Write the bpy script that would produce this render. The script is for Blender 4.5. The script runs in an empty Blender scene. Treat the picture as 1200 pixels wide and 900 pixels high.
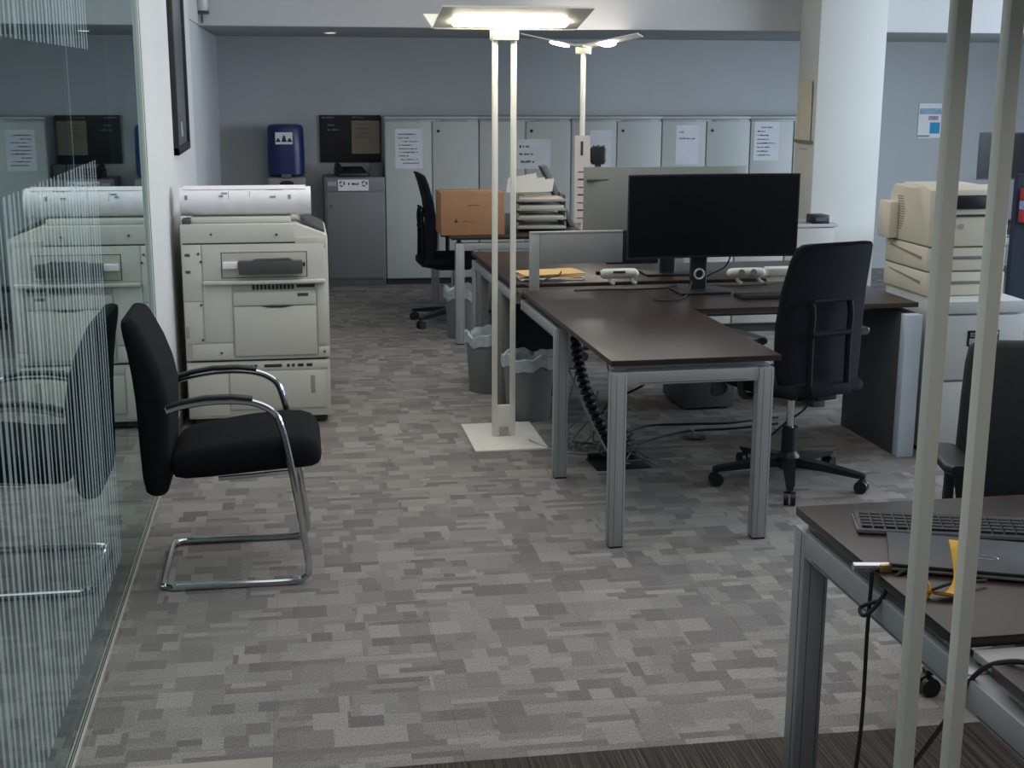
import bpy, bmesh, math, random
from mathutils import Vector, Matrix
random.seed(7)
R = math.radians
sc = bpy.context.scene
col = sc.collection

# ------------------------------------------------------------------ camera
cam_d = bpy.data.cameras.new('camera'); cam = bpy.data.objects.new('camera', cam_d); col.objects.link(cam)
cam_d.sensor_width = 36; cam_d.lens = 1555.5 * 36 / 1200; cam_d.clip_start = .05; cam_d.clip_end = 100
PITCH, YAW, ROLL = R(12.872), R(9.2075), R(.2112)
fw = Vector((math.sin(YAW)*math.cos(PITCH), math.cos(YAW)*math.cos(PITCH), -math.sin(PITCH)))
rt = Vector((math.cos(YAW), -math.sin(YAW), 0)); up = rt.cross(fw)
r2 = math.cos(ROLL)*rt + math.sin(ROLL)*up; u2 = -math.sin(ROLL)*rt + math.cos(ROLL)*up
cam.matrix_world = Matrix(((r2.x, u2.x, -fw.x, 0), (r2.y, u2.y, -fw.y, 0), (r2.z, u2.z, -fw.z, 1.75), (0, 0, 0, 1)))
sc.camera = cam
# ------------------------------------------------------------------ world, daylight, exposure
W = bpy.data.worlds.new('world'); sc.world = W; W.use_nodes = True
W.node_tree.nodes['Background'].inputs[0].default_value = (.62, .78, 1, 1)
W.node_tree.nodes['Background'].inputs[1].default_value = 1.0
def area(name, loc, rot, sx, sy, power, colr):
    l = bpy.data.lights.new(name, 'AREA'); l.shape = 'RECTANGLE'; l.size = sx; l.size_y = sy; l.energy = power; l.color = colr
    o = bpy.data.objects.new(name, l); col.objects.link(o); o.location = loc; o.rotation_euler = rot
    return o
area('window_daylight', (8.4, 6.2, 1.85), (0, R(90), 0), 2.0, 6.2, 340, (.76, .87, 1))
area('ceiling_fill', (1.2, 4.2, 2.88), (0, 0, 0), 3.0, 8.0, 70, (1, .985, .96))  # one broad unseen panel added overhead as ambient fill for floor and desk tops
sc.view_settings.view_transform = 'Standard'; sc.view_settings.look = 'None'
sc.view_settings.gamma = 1; sc.view_settings.use_curve_mapping = False
sc.view_settings.exposure = 0.42

# ------------------------------------------------------------------ materials
def lin(c):
    if isinstance(c, str):
        c = tuple(int(c[i:i+2], 16)/255 for i in (0, 2, 4))
    return tuple(v/12.92 if v <= .04045 else ((v+.055)/1.055)**2.4 for v in c) + (1,)
MATS = {}
def M(name, c, rough=.5, metal=0, var=.06, scale=6, bump=0, bscale=200, spec=.5, emit=0):
    if name in MATS: return MATS[name]
    m = bpy.data.materials.new(name); m.use_nodes = True; nt = m.node_tree; b = nt.nodes['Principled BSDF']
    b.inputs['Roughness'].default_value = rough; b.inputs['Metallic'].default_value = metal
    b.inputs['Specular IOR Level'].default_value = spec
    tc = nt.nodes.new('ShaderNodeTexCoord'); nz = nt.nodes.new('ShaderNodeTexNoise')
    nz.inputs['Scale'].default_value = scale; nz.inputs['Detail'].default_value = 4
    nt.links.new(tc.outputs['Object'], nz.inputs['Vector'])
    rp = nt.nodes.new('ShaderNodeValToRGB'); L = lin(c)
    rp.color_ramp.elements[0].position = .3; rp.color_ramp.elements[1].position = .7
    rp.color_ramp.elements[0].color = tuple(v*(1-var) for v in L[:3])+(1,)
    rp.color_ramp.elements[1].color = tuple(min(1, v*(1+var)) for v in L[:3])+(1,)
    nt.links.new(nz.outputs['Fac'], rp.inputs['Fac']); nt.links.new(rp.outputs['Color'], b.inputs['Base Color'])
    if bump:
        n2 = nt.nodes.new('ShaderNodeTexNoise'); n2.inputs['Scale'].default_value = bscale
        bp = nt.nodes.new('ShaderNodeBump'); bp.inputs['Strength'].default_value = bump; bp.inputs['Distance'].default_value = .002
        nt.links.new(tc.outputs['Object'], n2.inputs['Vector']); nt.links.new(n2.outputs['Fac'], bp.inputs['Height'])
        nt.links.new(bp.outputs['Normal'], b.inputs['Normal'])
    if emit:
        b.inputs['Emission Color'].default_value = L; b.inputs['Emission Strength'].default_value = emit
    MATS[name] = m; return m

def node(nt, typ, **kw):
    n = nt.nodes.new(typ)
    for k, v in kw.items():
        if hasattr(n, k): setattr(n, k, v)
    return n
def math_node(nt, op, a, b=None):
    n = nt.nodes.new('ShaderNodeMath'); n.operation = op
    for i, v in enumerate((a, b)):
        if v is None: continue
        if isinstance(v, (int, float)): n.inputs[i].default_value = v
        else: nt.links.new(v, n.inputs[i])
    return n.outputs[0]

def carpet_material():
    m = bpy.data.materials.new('patchwork_carpet'); m.use_nodes = True; nt = m.node_tree; b = nt.nodes['Principled BSDF']
    b.inputs['Roughness'].default_value = .95; b.inputs['Specular IOR Level'].default_value = .15
    g = nt.nodes.new('ShaderNodeNewGeometry'); sp = nt.nodes.new('ShaderNodeSeparateXYZ'); nt.links.new(g.outputs['Position'], sp.inputs[0])
    X, Y = sp.outputs[0], sp.outputs[1]
    def cells(a, bb, seed, jit=.5):
        row = math_node(nt, 'FLOOR', math_node(nt, 'DIVIDE', Y, bb))
        wn = nt.nodes.new('ShaderNodeTexWhiteNoise'); wn.noise_dimensions = '2D'
        cv = nt.nodes.new('ShaderNodeCombineXYZ'); nt.links.new(row, cv.inputs[0]); cv.inputs[1].default_value = seed
        nt.links.new(cv.outputs[0], wn.inputs['Vector'])
        off = math_node(nt, 'MULTIPLY', wn.outputs['Value'], jit)
        cx = math_node(nt, 'FLOOR', math_node(nt, 'ADD', math_node(nt, 'DIVIDE', X, a), off))
        cv2 = nt.nodes.new('ShaderNodeCombineXYZ'); nt.links.new(cx, cv2.inputs[0]); nt.links.new(row, cv2.inputs[1]); cv2.inputs[2].default_value = seed
        w2 = nt.nodes.new('ShaderNodeTexWhiteNoise'); w2.noise_dimensions = '3D'; nt.links.new(cv2.outputs[0], w2.inputs['Vector'])
        return w2.outputs['Value']
    A = cells(.10, .10, 1.3); Bv = cells(.14, .0333, 5.1, 1); Cc = cells(.0667, .0667, 9.7, 1)
    s1 = cells(.20, .10, 3.7); s2 = cells(.20, .1333, 8.8)
    def mix(f, a, bb):
        n = nt.nodes.new('ShaderNodeMix'); n.data_type = 'FLOAT'
        nt.links.new(f, n.inputs['Factor']); nt.links.new(a, n.inputs['A']); nt.links.new(bb, n.inputs['B']); return n.outputs['Result']
    v = mix(math_node(nt, 'GREATER_THAN', s1, .52), A, Bv)
    v = mix(math_node(nt, 'GREATER_THAN', s2, .72), v, Cc)
    rp = nt.nodes.new('ShaderNodeValToRGB'); rp.color_ramp.interpolation = 'LINEAR'
    e = rp.color_ramp.elements
    e[0].position = 0; e[0].color = lin('6f6b6a'); e[1].position = 1; e[1].color = lin('95918c')
    for p, c in ((.22, '797573'), (.5, '83807d'), (.78, '8b8884')):
        q = e.new(p); q.color = lin(c)
    nt.links.new(v, rp.inputs[0])
    tc = nt.nodes.new('ShaderNodeTexCoord')
    mp = nt.nodes.new('ShaderNodeMapping'); mp.inputs['Scale'].default_value = (300, 110, 1); nt.links.new(g.outputs['Position'], mp.inputs[0])
    nz = nt.nodes.new('ShaderNodeTexNoise'); nz.inputs['Scale'].default_value = 1; nz.inputs['Detail'].default_value = 3; nt.links.new(mp.outputs[0], nz.inputs[0])
    mx = nt.nodes.new('ShaderNodeMix'); mx.data_type = 'RGBA'; mx.blend_type = 'OVERLAY'; mx.inputs['Factor'].default_value = .8
    cr = nt.nodes.new('ShaderNodeValToRGB'); cr.color_ramp.elements[0].position = .3; cr.color_ramp.elements[1].position = .7
    cr.color_ramp.elements[0].color = (.3, .3, .3, 1); cr.color_ramp.elements[1].color = (.7, .7, .7, 1)
    nt.links.new(nz.outputs['Fac'], cr.inputs[0])
    nt.links.new(rp.outputs[0], mx.inputs['A']); nt.links.new(cr.outputs[0], mx.inputs['B'])
    nt.links.new(mx.outputs['Result'], b.inputs['Base Color'])
    bp = nt.nodes.new('ShaderNodeBump'); bp.inputs['Strength'].default_value = .35; bp.inputs['Distance'].default_value = .003
    nt.links.new(nz.outputs['Fac'], bp.inputs['Height']); nt.links.new(bp.outputs[0], b.inputs['Normal'])
    return m
def streak_carpet():
    m = bpy.data.materials.new('streaked_dark_carpet'); m.use_nodes = True; nt = m.node_tree; b = nt.nodes['Principled BSDF']
    b.inputs['Roughness'].default_value = .95; b.inputs['Specular IOR Level'].default_value = .1
    g = nt.nodes.new('ShaderNodeNewGeometry')
    mp = nt.nodes.new('ShaderNodeMapping'); mp.inputs['Scale'].default_value = (150, 2.2, 1); nt.links.new(g.outputs['Position'], mp.inputs[0])
    nz = nt.nodes.new('ShaderNodeTexNoise'); nz.inputs['Scale'].default_value = 1; nz.inputs['Detail'].default_value = 2; nt.links.new(mp.outputs[0], nz.inputs[0])
    rp = nt.nodes.new('ShaderNodeValToRGB'); e = rp.color_ramp.elements
    e[0].position = .35; e[0].color = lin('332d2a'); e[1].position = .72; e[1].color = lin('605850')
    q = e.new(.52); q.color = lin('4a433e')
    nt.links.new(nz.outputs['Fac'], rp.inputs[0]); nt.links.new(rp.outputs[0], b.inputs['Base Color'])
    return m
def glass_material():
    m = bpy.data.materials.new('striped_partition_glass'); m.use_nodes = True; nt = m.node_tree
    nt.nodes.remove(nt.nodes['Principled BSDF']); out = nt.nodes['Material Output']
    tr = nt.nodes.new('ShaderNodeBsdfTransparent'); tr.inputs[0].default_value = (.78, .90, .88, 1)
    gl = nt.nodes.new('ShaderNodeBsdfGlossy'); gl.inputs['Roughness'].default_value = .015; gl.inputs[0].default_value = (.80, .92, .92, 1)
    fr = nt.nodes.new('ShaderNodeFresnel'); fr.inputs[0].default_value = 1.52
    mx = nt.nodes.new('ShaderNodeMixShader'); r_ = fr.outputs[0]; tot = math_node(nt, 'DIVIDE', math_node(nt, 'MULTIPLY', r_, 4), math_node(nt, 'ADD', math_node(nt, 'MULTIPLY', r_, 3), 1))   # double glazing: four surfaces
    g = nt.nodes.new('ShaderNodeNewGeometry'); sp = nt.nodes.new('ShaderNodeSeparateXYZ'); nt.links.new(g.outputs['Position'], sp.inputs[0])
    front = math_node(nt, 'GREATER_THAN', sp.outputs[0], XG-.006); backf = math_node(nt, 'LESS_THAN', sp.outputs[0], XG-.006)
    nt.links.new(math_node(nt, 'MULTIPLY', tot, front), mx.inputs[0]); nt.links.new(tr.outputs[0], mx.inputs[1]); nt.links.new(gl.outputs[0], mx.inputs[2])
    # printed frit: vertical white lines between knee and eye height and again above
    Y, Z = sp.outputs[1], sp.outputs[2]
    k = math_node(nt, 'DIVIDE', Y, .053)
    wn = nt.nodes.new('ShaderNodeTexWhiteNoise'); wn.noise_dimensions = '1D'; nt.links.new(math_node(nt, 'FLOOR', k), wn.inputs['W'])
    wid = math_node(nt, 'ADD', math_node(nt, 'MULTIPLY', wn.outputs['Value'], .35), .3)
    stripe = math_node(nt, 'LESS_THAN', math_node(nt, 'FRACT', k), wid)
    low = math_node(nt, 'MULTIPLY', math_node(nt, 'GREATER_THAN', Z, .17), math_node(nt, 'LESS_THAN', Z, 1.5))
    zone = math_node(nt, 'MAXIMUM', low, math_node(nt, 'GREATER_THAN', Z, 1.84))
    mask = math_node(nt, 'MULTIPLY', math_node(nt, 'MULTIPLY', stripe, zone), math_node(nt, 'MULTIPLY', front, math_node(nt, 'LESS_THAN', Y, 4.45)))
    df = nt.nodes.new('ShaderNodeBsdfDiffuse'); df.inputs[0].default_value = lin('c3d6d8')
    m2 = nt.nodes.new('ShaderNodeMixShader'); nt.links.new(math_node(nt, 'MULTIPLY', mask, .28), m2.inputs[0])
    nt.links.new(mx.outputs[0], m2.inputs[1]); nt.links.new(df.outputs[0], m2.inputs[2]); nt.links.new(m2.outputs[0], out.inputs[0])
    return m
XG = -.626
CARPET = carpet_material(); STREAK = streak_carpet(); GLASS = glass_material()
WHITE_WALL = M('white_wall_paint', 'c9c9c8', .8, var=.02, scale=2, bump=.1)
GREY_WALL = M('slate_grey_wall_paint', 'b2b7ba', .8, var=.03, scale=2, bump=.1)
COLUMN = M('column_paint', 'cbcdca', .8, var=.02, scale=2, bump=.1)
ALU = M('satin_aluminium', 'a7abad', .42, .35, var=.03, scale=9)
ALU_D = M('groove_dark', '3c4044', .6)
CHROME = M('chrome', 'c6c8cb', .12, 1, var=.02)
BLACKF = M('black_fabric', '101114', .95, var=.25, scale=60, bump=.25, bscale=500, spec=.2)
BLACKP = M('black_plastic', '14161a', .45, var=.15, scale=20)
NAVYF = M('dark_blue_mesh_fabric', '0d131c', .85, var=.2, scale=80, bump=.25, bscale=500, spec=.25)
DESK = M('dark_brown_desk_laminate', '2d221e', .34, var=.12, scale=14, bump=.06, bscale=300)
DESKEDGE = M('black_desk_edge', '161313', .5)
COPIER = M('copier_off_white', 'c0c0b9', .5, var=.02, scale=4)
COPIER2 = M('copier_panel_off_white', 'c6c6bf', .5, var=.02, scale=4)
SEAM = M('seam_shadow_gap', '2f2f2c', .8)
DGREY = M('dark_grey_plastic', '45494b', .55, var=.08)
CABM = M('pale_grey_cabinet_steel', 'b3b9b9', .5, var=.02, scale=3)
GREYCAB = M('mid_grey_cabinet_steel', '7c7d80', .5, var=.02, scale=3)
PAPER = M('white_paper', 'e6e6ec', .8, var=.03, scale=20)
INK = M('dark_ink', '33363f', .8)
INKG = M('grey_ink', '86888f', .8)
LAMPW = M('lamp_white_enamel', 'dedcd2', .4, var=.02)
TUBE = M('lit_lamp_diffuser', 'fff6e4', .5, emit=17)
CARD = M('brown_cardboard', '9c7452', .85, var=.07, scale=12, bump=.1)
CARDI = M('cardboard_print', '4b3524', .85)
BLUEB = M('navy_water_bottle', '1c2a5e', .35, var=.08)
PRN = M('printer_ivory', 'cbc6b6', .5, var=.02, scale=4)
PANEL = M('charcoal_panel', '4a4d50', .6, var=.05, scale=5)
FILING = M('filing_cabinet_enamel', 'bfc3c4', .45, var=.02, scale=4)
WPLAS = M('white_plastic', 'd8d8d4', .4, var=.02)
BIN = M('grey_bin_plastic', '6f7275', .55, var=.06)
LINER = M('translucent_bin_liner', 'aeb8bc', .35, var=.15, scale=30, bump=.3, bscale=60)
CABLE = M('black_cable_rubber', '111214', .6)
GCABLE = M('grey_cable_rubber', '9a9b9b', .6)
SCREEN = M('dark_monitor_screen', '0b0f15', .25, var=.1)
TAN = M('manila_envelope', 'c9a871', .8, var=.06, scale=15)
YEL = M('yellow_strap', 'd9a51c', .5, var=.08, scale=40)
LAPTOP = M('dark_grey_laptop_lid', '3c3e42', .42, .3, var=.05)
KEYC = M('black_keycaps', '15161a', .55)
BACKM = M('silver_monitor_back', '7c7f7c', .5, .1, var=.03)

# ------------------------------------------------------------------ mesh helper
class B:
    def __init__(s): s.bm = bmesh.new()
    def box(s, x0, x1, y0, y1, z0, z1, bev=0, seg=2):
        v = [s.bm.verts.new(p) for p in ((x0,y0,z0),(x1,y0,z0),(x1,y1,z0),(x0,y1,z0),(x0,y0,z1),(x1,y0,z1),(x1,y1,z1),(x0,y1,z1))]
        f = [s.bm.faces.new([v[i] for i in q]) for q in ((3,2,1,0),(4,5,6,7),(0,1,5,4),(1,2,6,5),(2,3,7,6),(3,0,4,7))]
        if bev:
            ed = list({e for q in f for e in q.edges})
            bmesh.ops.bevel(s.bm, geom=ed, offset=bev, segments=seg, affect='EDGES', profile=.5, clamp_overlap=True)
        return s
    def ring(s, pts): return [s.bm.verts.new(p) for p in pts]
    def loft(s, rings, cap=True, closed=False):
        rs = [s.ring(r) for r in rings]; n = len(rs[0])
        pairs = list(zip(rs[:-1], rs[1:])) + ([(rs[-1], rs[0])] if closed else [])
        for a, b in pairs:
            for i in range(n):
                j = (i+1) % n
                try: s.bm.faces.new((a[i], a[j], b[j], b[i]))
                except ValueError: pass
        if cap and not closed:
            s.bm.faces.new(list(reversed(rs[0]))); s.bm.faces.new(rs[-1])
        return s
    def tube(s, pts, r, n=8, closed=False):
        pts = [Vector(p) for p in pts]; rings = []; prev = None
        for i, p in enumerate(pts):
            if closed: t = pts[(i+1) % len(pts)] - pts[i-1]
            else: t = pts[min(i+1, len(pts)-1)] - pts[max(i-1, 0)]
            if t.length < 1e-9: t = Vector((0,0,1))
            t.normalize()
            if prev is None:
                a = Vector((0,0,1)) if abs(t.z) < .9 else Vector((1,0,0))
                u = t.cross(a).normalized()
            else:
                u = prev - t*prev.dot(t)
                if u.length < 1e-6: u = t.orthogonal()
                u.normalize()
            prev = u; w = t.cross(u)
            rr = r[i] if isinstance(r, (list, tuple)) else r
            rings.append([p + rr*(math.cos(2*math.pi*k/n)*u + math.sin(2*math.pi*k/n)*w) for k in range(n)])
        return s.loft(rings, True, closed)
    def cyl(s, p0, p1, r0, r1=None, n=16):
        return s.tube([p0, p1], [r0, r0 if r1 is None else r1], n)
    def lathe(s, prof, n=24, c=(0,0,0), cap=True):
        return s.loft([[(c[0]+r*math.cos(2*math.pi*k/n), c[1]+r*math.sin(2*math.pi*k/n), c[2]+z) for k in range(n)] for r, z in prof], cap)
    def prism(s, poly, axis, a0, a1, bev=0):
        def P(a, q):
            return {'x': (a, q[0], q[1]), 'y': (q[0], a, q[1]), 'z': (q[0], q[1], a)}[axis]
        before = set(s.bm.edges)
        s.loft([[P(a0, q) for q in poly], [P(a1, q) for q in poly]])
        if bev:
            ed = [e for e in s.bm.edges if e not in before]
            bmesh.ops.bevel(s.bm, geom=ed, offset=bev, segments=2, affect='EDGES', profile=.5, clamp_overlap=True)
        return s
    def build(s, name, mat, parent=None, smooth=True):
        bmesh.ops.recalc_face_normals(s.bm, faces=s.bm.faces[:])
        me = bpy.data.meshes.new(name); s.bm.to_mesh(me); s.bm.free()
        if smooth:
            me.polygons.foreach_set('use_smooth', [True]*len(me.polygons))
            me.set_sharp_from_angle(angle=R(35))
        me.materials.append(mat)
        o = bpy.data.objects.new(name, me); col.objects.link(o)
        if parent: o.parent = parent
        return o
def tag(o, label, cat, group=None, kind=None):
    o['label'] = label; o['category'] = cat
    if group: o['group'] = group
    if kind: o['kind'] = kind
    return o
def thing(name, label, cat, loc=(0,0,0), rotz=0, group=None):
    o = bpy.data.objects.new(name, None); col.objects.link(o); o.empty_display_size = .1
    o.location = loc; o.rotation_euler = (0, 0, rotz); return tag(o, label, cat, group)
def struct(o): o['kind'] = 'structure'; return o
def copy_tree(o, parent=None):
    c = o.copy(); col.objects.link(c)
    if parent: c.parent = parent
    for ch in [q for q in bpy.data.objects if q.parent == o]: copy_tree(ch, c)
    return c
def place(o, loc, rotz, label=None):
    o.location = loc; o.rotation_euler = (0, 0, rotz)
    if label: o['label'] = label
    return o
def smoothpath(pts, k=6):
    pts = [Vector(p) for p in pts]; out = []
    P = [pts[0]] + pts + [pts[-1]]
    for i in range(1, len(P)-2):
        a, b, c, d = P[i-1], P[i], P[i+1], P[i+2]
        for j in range(k):
            t = j/k
            out.append(.5*((2*b) + (c-a)*t + (2*a-5*b+4*c-d)*t*t + (3*b-a-3*c+d)*t**3))
    out.append(pts[-1]); return out
def rrect(w, h, r, n=4):
    """rounded rectangle outline centred on 0, list of (x, y)"""
    r = min(r, w/2*.999, h/2*.999); o = []
    for cx, cy, a in ((w/2-r, h/2-r, 0), (-w/2+r, h/2-r, 90), (-w/2+r, -h/2+r, 180), (w/2-r, -h/2+r, 270)):
        for k in range(n+1):
            t = R(a + 90*k/n); o.append((cx + r*math.cos(t), cy + r*math.sin(t)))
    return o
def scribble(b, x0, x1, z0, z1, y, lines, seed=1, h=.5, d=.0006):
    """short flat ink strokes standing for lettering too small to read, on a plane facing -y"""
    rnd = random.Random(seed)
    for i, (f0, f1) in enumerate(lines):
        zc = z1 - (z1-z0)*(i+.5)/len(lines); hh = (z1-z0)/len(lines)*h
        x = x0 + (x1-x0)*f0; xe = x0 + (x1-x0)*f1
        while x < xe:
            w = rnd.uniform(.25, .7)*hh
            b.box(x, min(x+w, xe), y-d, y, zc-hh*rnd.uniform(.3, .5), zc+hh*rnd.uniform(.1, .5))
            x += w + hh*(.12 if rnd.random() > .2 else .6)
    return b

# ================================================================== THE SETTING
floor = struct(B().box(-3.6, 8.2, -4.6, 12.2, -.12, -.008).build('floor', M('screed', '5c5a56', .9)))
proto = None
tm = B().box(-.2499, .2499, -.2499, .2499, -.008, 0, .0006, 1)
tile0 = tm.build('carpet_tile', CARPET, floor, False); tile0.location = (-.358, 3.422, 0)
n_t = 0
for i in range(-1, 15):
    for j in range(0, 18):
        x = -.108 + .25 + .5*i; y = 3.168 + .25 + .5*j
        if i == -1 and j == 0:
            tile0.location = (x, y, 0); continue
        if y > 12 or x - .25 > .62*(y+.6): continue
        t = tile0.copy(); col.objects.link(t); t.location = (x, y, 0); n_t += 1
# narrow cut strip of carpet along the glass, and the rest of the carpet out of the photo
B().box(XG, -.6085, 3.268, 12, -.008, 0).build('carpet_cut_strip', CARPET, floor)
B().box(XG, 8.1, -4.5, 2.55, -.008, 0).build('carpet_field', CARPET, floor)
B().box(-3.5, XG-.03, -4.5, 6.0, -.008, 0).build('meeting_room_carpet', CARPET, floor)
B().box(-.105, .155, 2.55, 3.165, -.008, 0, .001, 1).build('carpet_tile_cut', CARPET, floor)
B().box(.158, 6.0, 2.55, 3.165, -.008, .001, .001, 1).build('dark_carpet_plank', STREAK, floor)
B().box(XG, -.109, 2.55, 3.267, -.008, .002, .001, 1).build('threshold_plate', M('beige_threshold', 'a39a90', .6), floor)

wall_back = struct(B().box(-3.6, 8.2, 12.0, 12.15, 0, 2.9).build('wall_back', GREY_WALL))
wl = struct(B().box(XG-.14, XG, 5.86, 8.80, 0, 2.9).build('wall_left', WHITE_WALL))
struct(B().box(XG-.16, XG-.008, 8.80, 12.0, 0, 2.12).build('wall_left_recess', M('pale_grey_recess_paint', 'b4b8bc', .8, var=.02, scale=2)))
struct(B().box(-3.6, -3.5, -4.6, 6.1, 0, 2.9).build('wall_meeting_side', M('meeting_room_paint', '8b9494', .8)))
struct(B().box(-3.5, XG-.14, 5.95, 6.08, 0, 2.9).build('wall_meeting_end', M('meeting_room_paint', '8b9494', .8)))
blk = B(); blk.box(XG-.16, 8.1, 9.70, 12.0, 2.12, 2.9); blk.box(XG-.16, XG, 8.80, 9.70, 2.12, 2.9)
struct(blk.build('ceiling_bulkhead', M('bulkhead_paint', 'bdbdbe', .8, var=.02, scale=2)))
struct(B().box(XG, 8.0, 9.702, 12.0, 2.114, 2.1199).build('ceiling_soffit', GREY_WALL))
struct(B().box(-3.6, 8.2, -4.6, 12.15, 2.9, 3.0).build('ceiling', M('ceiling_white', 'dcdcd8', .9)))
struct(B().box(3.73, 4.235, 9.32, 9.70, 0, 2.9, .004).build('wall_column', COLUMN))
# right wall with the window band (out of the photo, lets the daylight in)
wr = B(); wr.box(8.0, 8.15, -4.6, 12.15, 0, .85); wr.box(8.0, 8.15, -4.6, 12.15, 2.75, 2.9); wr.box(8.0, 8.15, 9.2, 12.15, .85, 2.75); wr.box(8.0, 8.15, -4.6, 3.06, .85, 2.75)
struct(wr.build('wall_right', WHITE_WALL))
w1 = B()
for y in (3.06, 4.6, 6.13, 7.66, 9.14): w1.box(8.02, 8.1, y, y+.06, .85, 2.75)
struct(w1.build('window_2', ALU))
struct(B().box(-3.6, 8.2, -4.75, -4.6, 0, 2.9).build('wall_front', WHITE_WALL))
# glass partition
gp = struct(B().box(XG-.03, XG+.010, -1.0, 5.86, 0, .014, .002).build('window_1', M('floor_track_aluminium', 'b9b6ab', .4, .3)))
B().box(XG+.0015, XG+.0045, -1.0, 5.85, .0135, .0143).build('track_groove', SEAM, gp)
for y0, y1 in ((-1.0, 1.6), (1.603, 4.0), (4.003, 5.79)):
    B().box(XG-.012, XG, y0, y1, .014, 2.86, .0008, 1).build('pane', GLASS, gp, False)
B().box(XG-.012, XG, 4.0003, 4.0027, .014, 2.86).build('clear_joint', M('pane_joint', 'a8bab8', .3), gp)
B().box(XG-.05, XG+.012, 5.79, 5.86, .022, 2.9, .003).build('end_post', M('pale_green_grey_post', 'b5bdb6', .5), gp)
B().box(XG+.0121, XG+.0135, 5.812, 5.818, .03, 2.9).build('post_gap', SEAM, gp)
B().box(XG-.05, XG+.012, -1.0, 5.86, 2.86, 2.9).build('head_track', ALU, gp)
struct(B().box(XG, XG+.012, 5.87, 8.79, .0, .07, .002).build('baseboard_left', M('skirting_dark', '3b3c3e', .6)))

# ================================================================== FLOOR LAMPS
def make_lamp():
    """twin pole uplighter: poles side by side along x, butterfly wings fold along y"""
    t = thing('floor_lamp', '', 'lamp', group='twin-pole butterfly floor lamps')
    B().box(-.18, .18, -.26, .26, 0, .012, .003).build('base', LAMPW, t)
    for s in (-1, 1):
        B().box(s*.045-.0128, s*.045+.0128, -.0128, .0128, .012, 1.95, .002).build('pole', LAMPW, t)
    f = B().box(-.0322, .0322, -.011, .011, .03, .17, .002).build('pole_spacer', LAMPW, t)
    B().box(-.024, .024, -.0135, -.012, .015, .06).build('cable_slot', M('slot_grey', 'a9a79e', .6), f)
    h = B().box(-.062, .062, -.05, .05, 1.935, 1.985, .006).build('hub', LAMPW, t)
    B().box(-.33, .33, -.03, .03, 1.982, 1.997, .003).build('spine', LAMPW, t)
    for s in (-1, 1):
        w = B(); pr = [(s*.035, 1.988), (s*.40, 2.062), (s*.40, 2.070), (s*.035, 1.997)]
        w.prism(pr, 'x', -.34, .34)
        wing = w.build('wing', LAMPW, t)
        d = B(); yc, zc = s*.17, 2.003
        rings = []
        for k, x in enumerate((-.265, -.258, -.24, .24, .258, .265)):
            q = (.45, .85, 1, 1, .85, .45)[k]
            rings.append([(x, yc + s*.0 + .043*q*math.cos(2*math.pi*j/16), zc + .011*q*math.sin(2*math.pi*j/16) + s*(.043*q*math.cos(2*math.pi*j/16))*.2) for j in range(16)])
        d.loft(rings); d.build('diffuser', TUBE, wing)
    l = area('uplight', (0, 0, 2.09), (R(180), 0, 0), .6, .6, 2, (1, .90, .76)); l.parent = t
    return t
lampA = make_lamp()
lampB = copy_tree(lampA); lampC = copy_tree(lampA)
place(lampA, (.99, 6.37, 0), R(.6), 'white twin-pole floor lamp on a square base beside the grey waste bin, tube lit')
place(lampB, (2.045, 9.5, 0), R(72), 'white floor lamp seen end-on behind the letter trays, both wings spread')
for o in [q for q in bpy.data.objects if q.parent and (q.parent == lampC or q.parent.parent == lampC)]:
    if o.type == 'LIGHT': bpy.data.objects.remove(o)
    elif o.name.startswith('diffuser'):
        o.data = o.data.copy(); o.data.materials[0] = M('unlit_lamp_diffuser', 'd8d4c8', .5)
place(lampC, (1.056, 1.97, 0), R(3), 'nearest floor lamp, only its two square poles crossing the right of the photo')

# ================================================================== COPIER
cp = thing('photocopier', 'large off-white photocopier against the white wall, roll of drawings on top', 'copier', (0, 6.78, 0))
x0, x1 = -.578, .145
B().prism([(x0, .045), (x1, .045), (x1, .34), (x0, .34)], 'y', .012, .66, .004).build('base_cabinet', COPIER, cp)
B().prism([(x0, .35), (x1+.004, .35), (x1+.004, .98), (.115, .995), (-.01, 1.045), (x0, 1.045)], 'y', .012, .68, .005).build('body', COPIER, cp)
B().box(x0+.02, x1-.02, .03, .64, .34, .35).build('body_gap', SEAM, cp)
B().box(x0+.03, x1-.02, .04, .62, .015, .045).build('plinth', M('copier_plinth', '2a2a2b', .6), cp)
def pnl(name, ax, bx, az, bz, d=.006, mat=None, parent=cp, y=.012, bev=.002):
    return B().box(ax, bx, y-d, y+.001, az, bz, bev).build(name, mat or COPIER2, parent)
pnl('scanner_side_panel', x0+.002, -.018, .953, 1.043)
pnl('panel_seam', x0+.01, .02, .945, .951, .001, SEAM)
pnl('corner_panel', -.013, .143, .925, .975, .005)
pnl('rear_strip_panel', x0+.004, -.481, .66, .943)
pnl('rear_lower_panel', x0+.004, -.486, .442, .655)
fr = pnl('output_surround', -.475, .13, .765, .943)
pnl('output_recess', -.385, .045, .772, .905, .0066, SEAM, fr)
pnl('recess_back', -.38, .04, .776, .901, .0074, M('recess_shade', 'b3b2a8', .6), fr)
tray = B(); tray.box(-.297, .02, -.045, .006, .797, .862, .004); tray.prism([(-.24, .86), (-.02, .86), (-.05, .874), (-.21, .87)], 'y', -.04, .004)
tray.build('paper_tray', DGREY, cp)
B().box(-.375, -.3, -.03, .006, .825, .858, .004).build('tray_paper', PAPER, cp)
B().box(.024, .034, -.01, .006, .83, .85, .002).build('latch', SEAM, cp)
lip = B().box(-.475, .133, -.03, .012, .745, .764, .006).build('ledge', COPIER2, cp)
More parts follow.
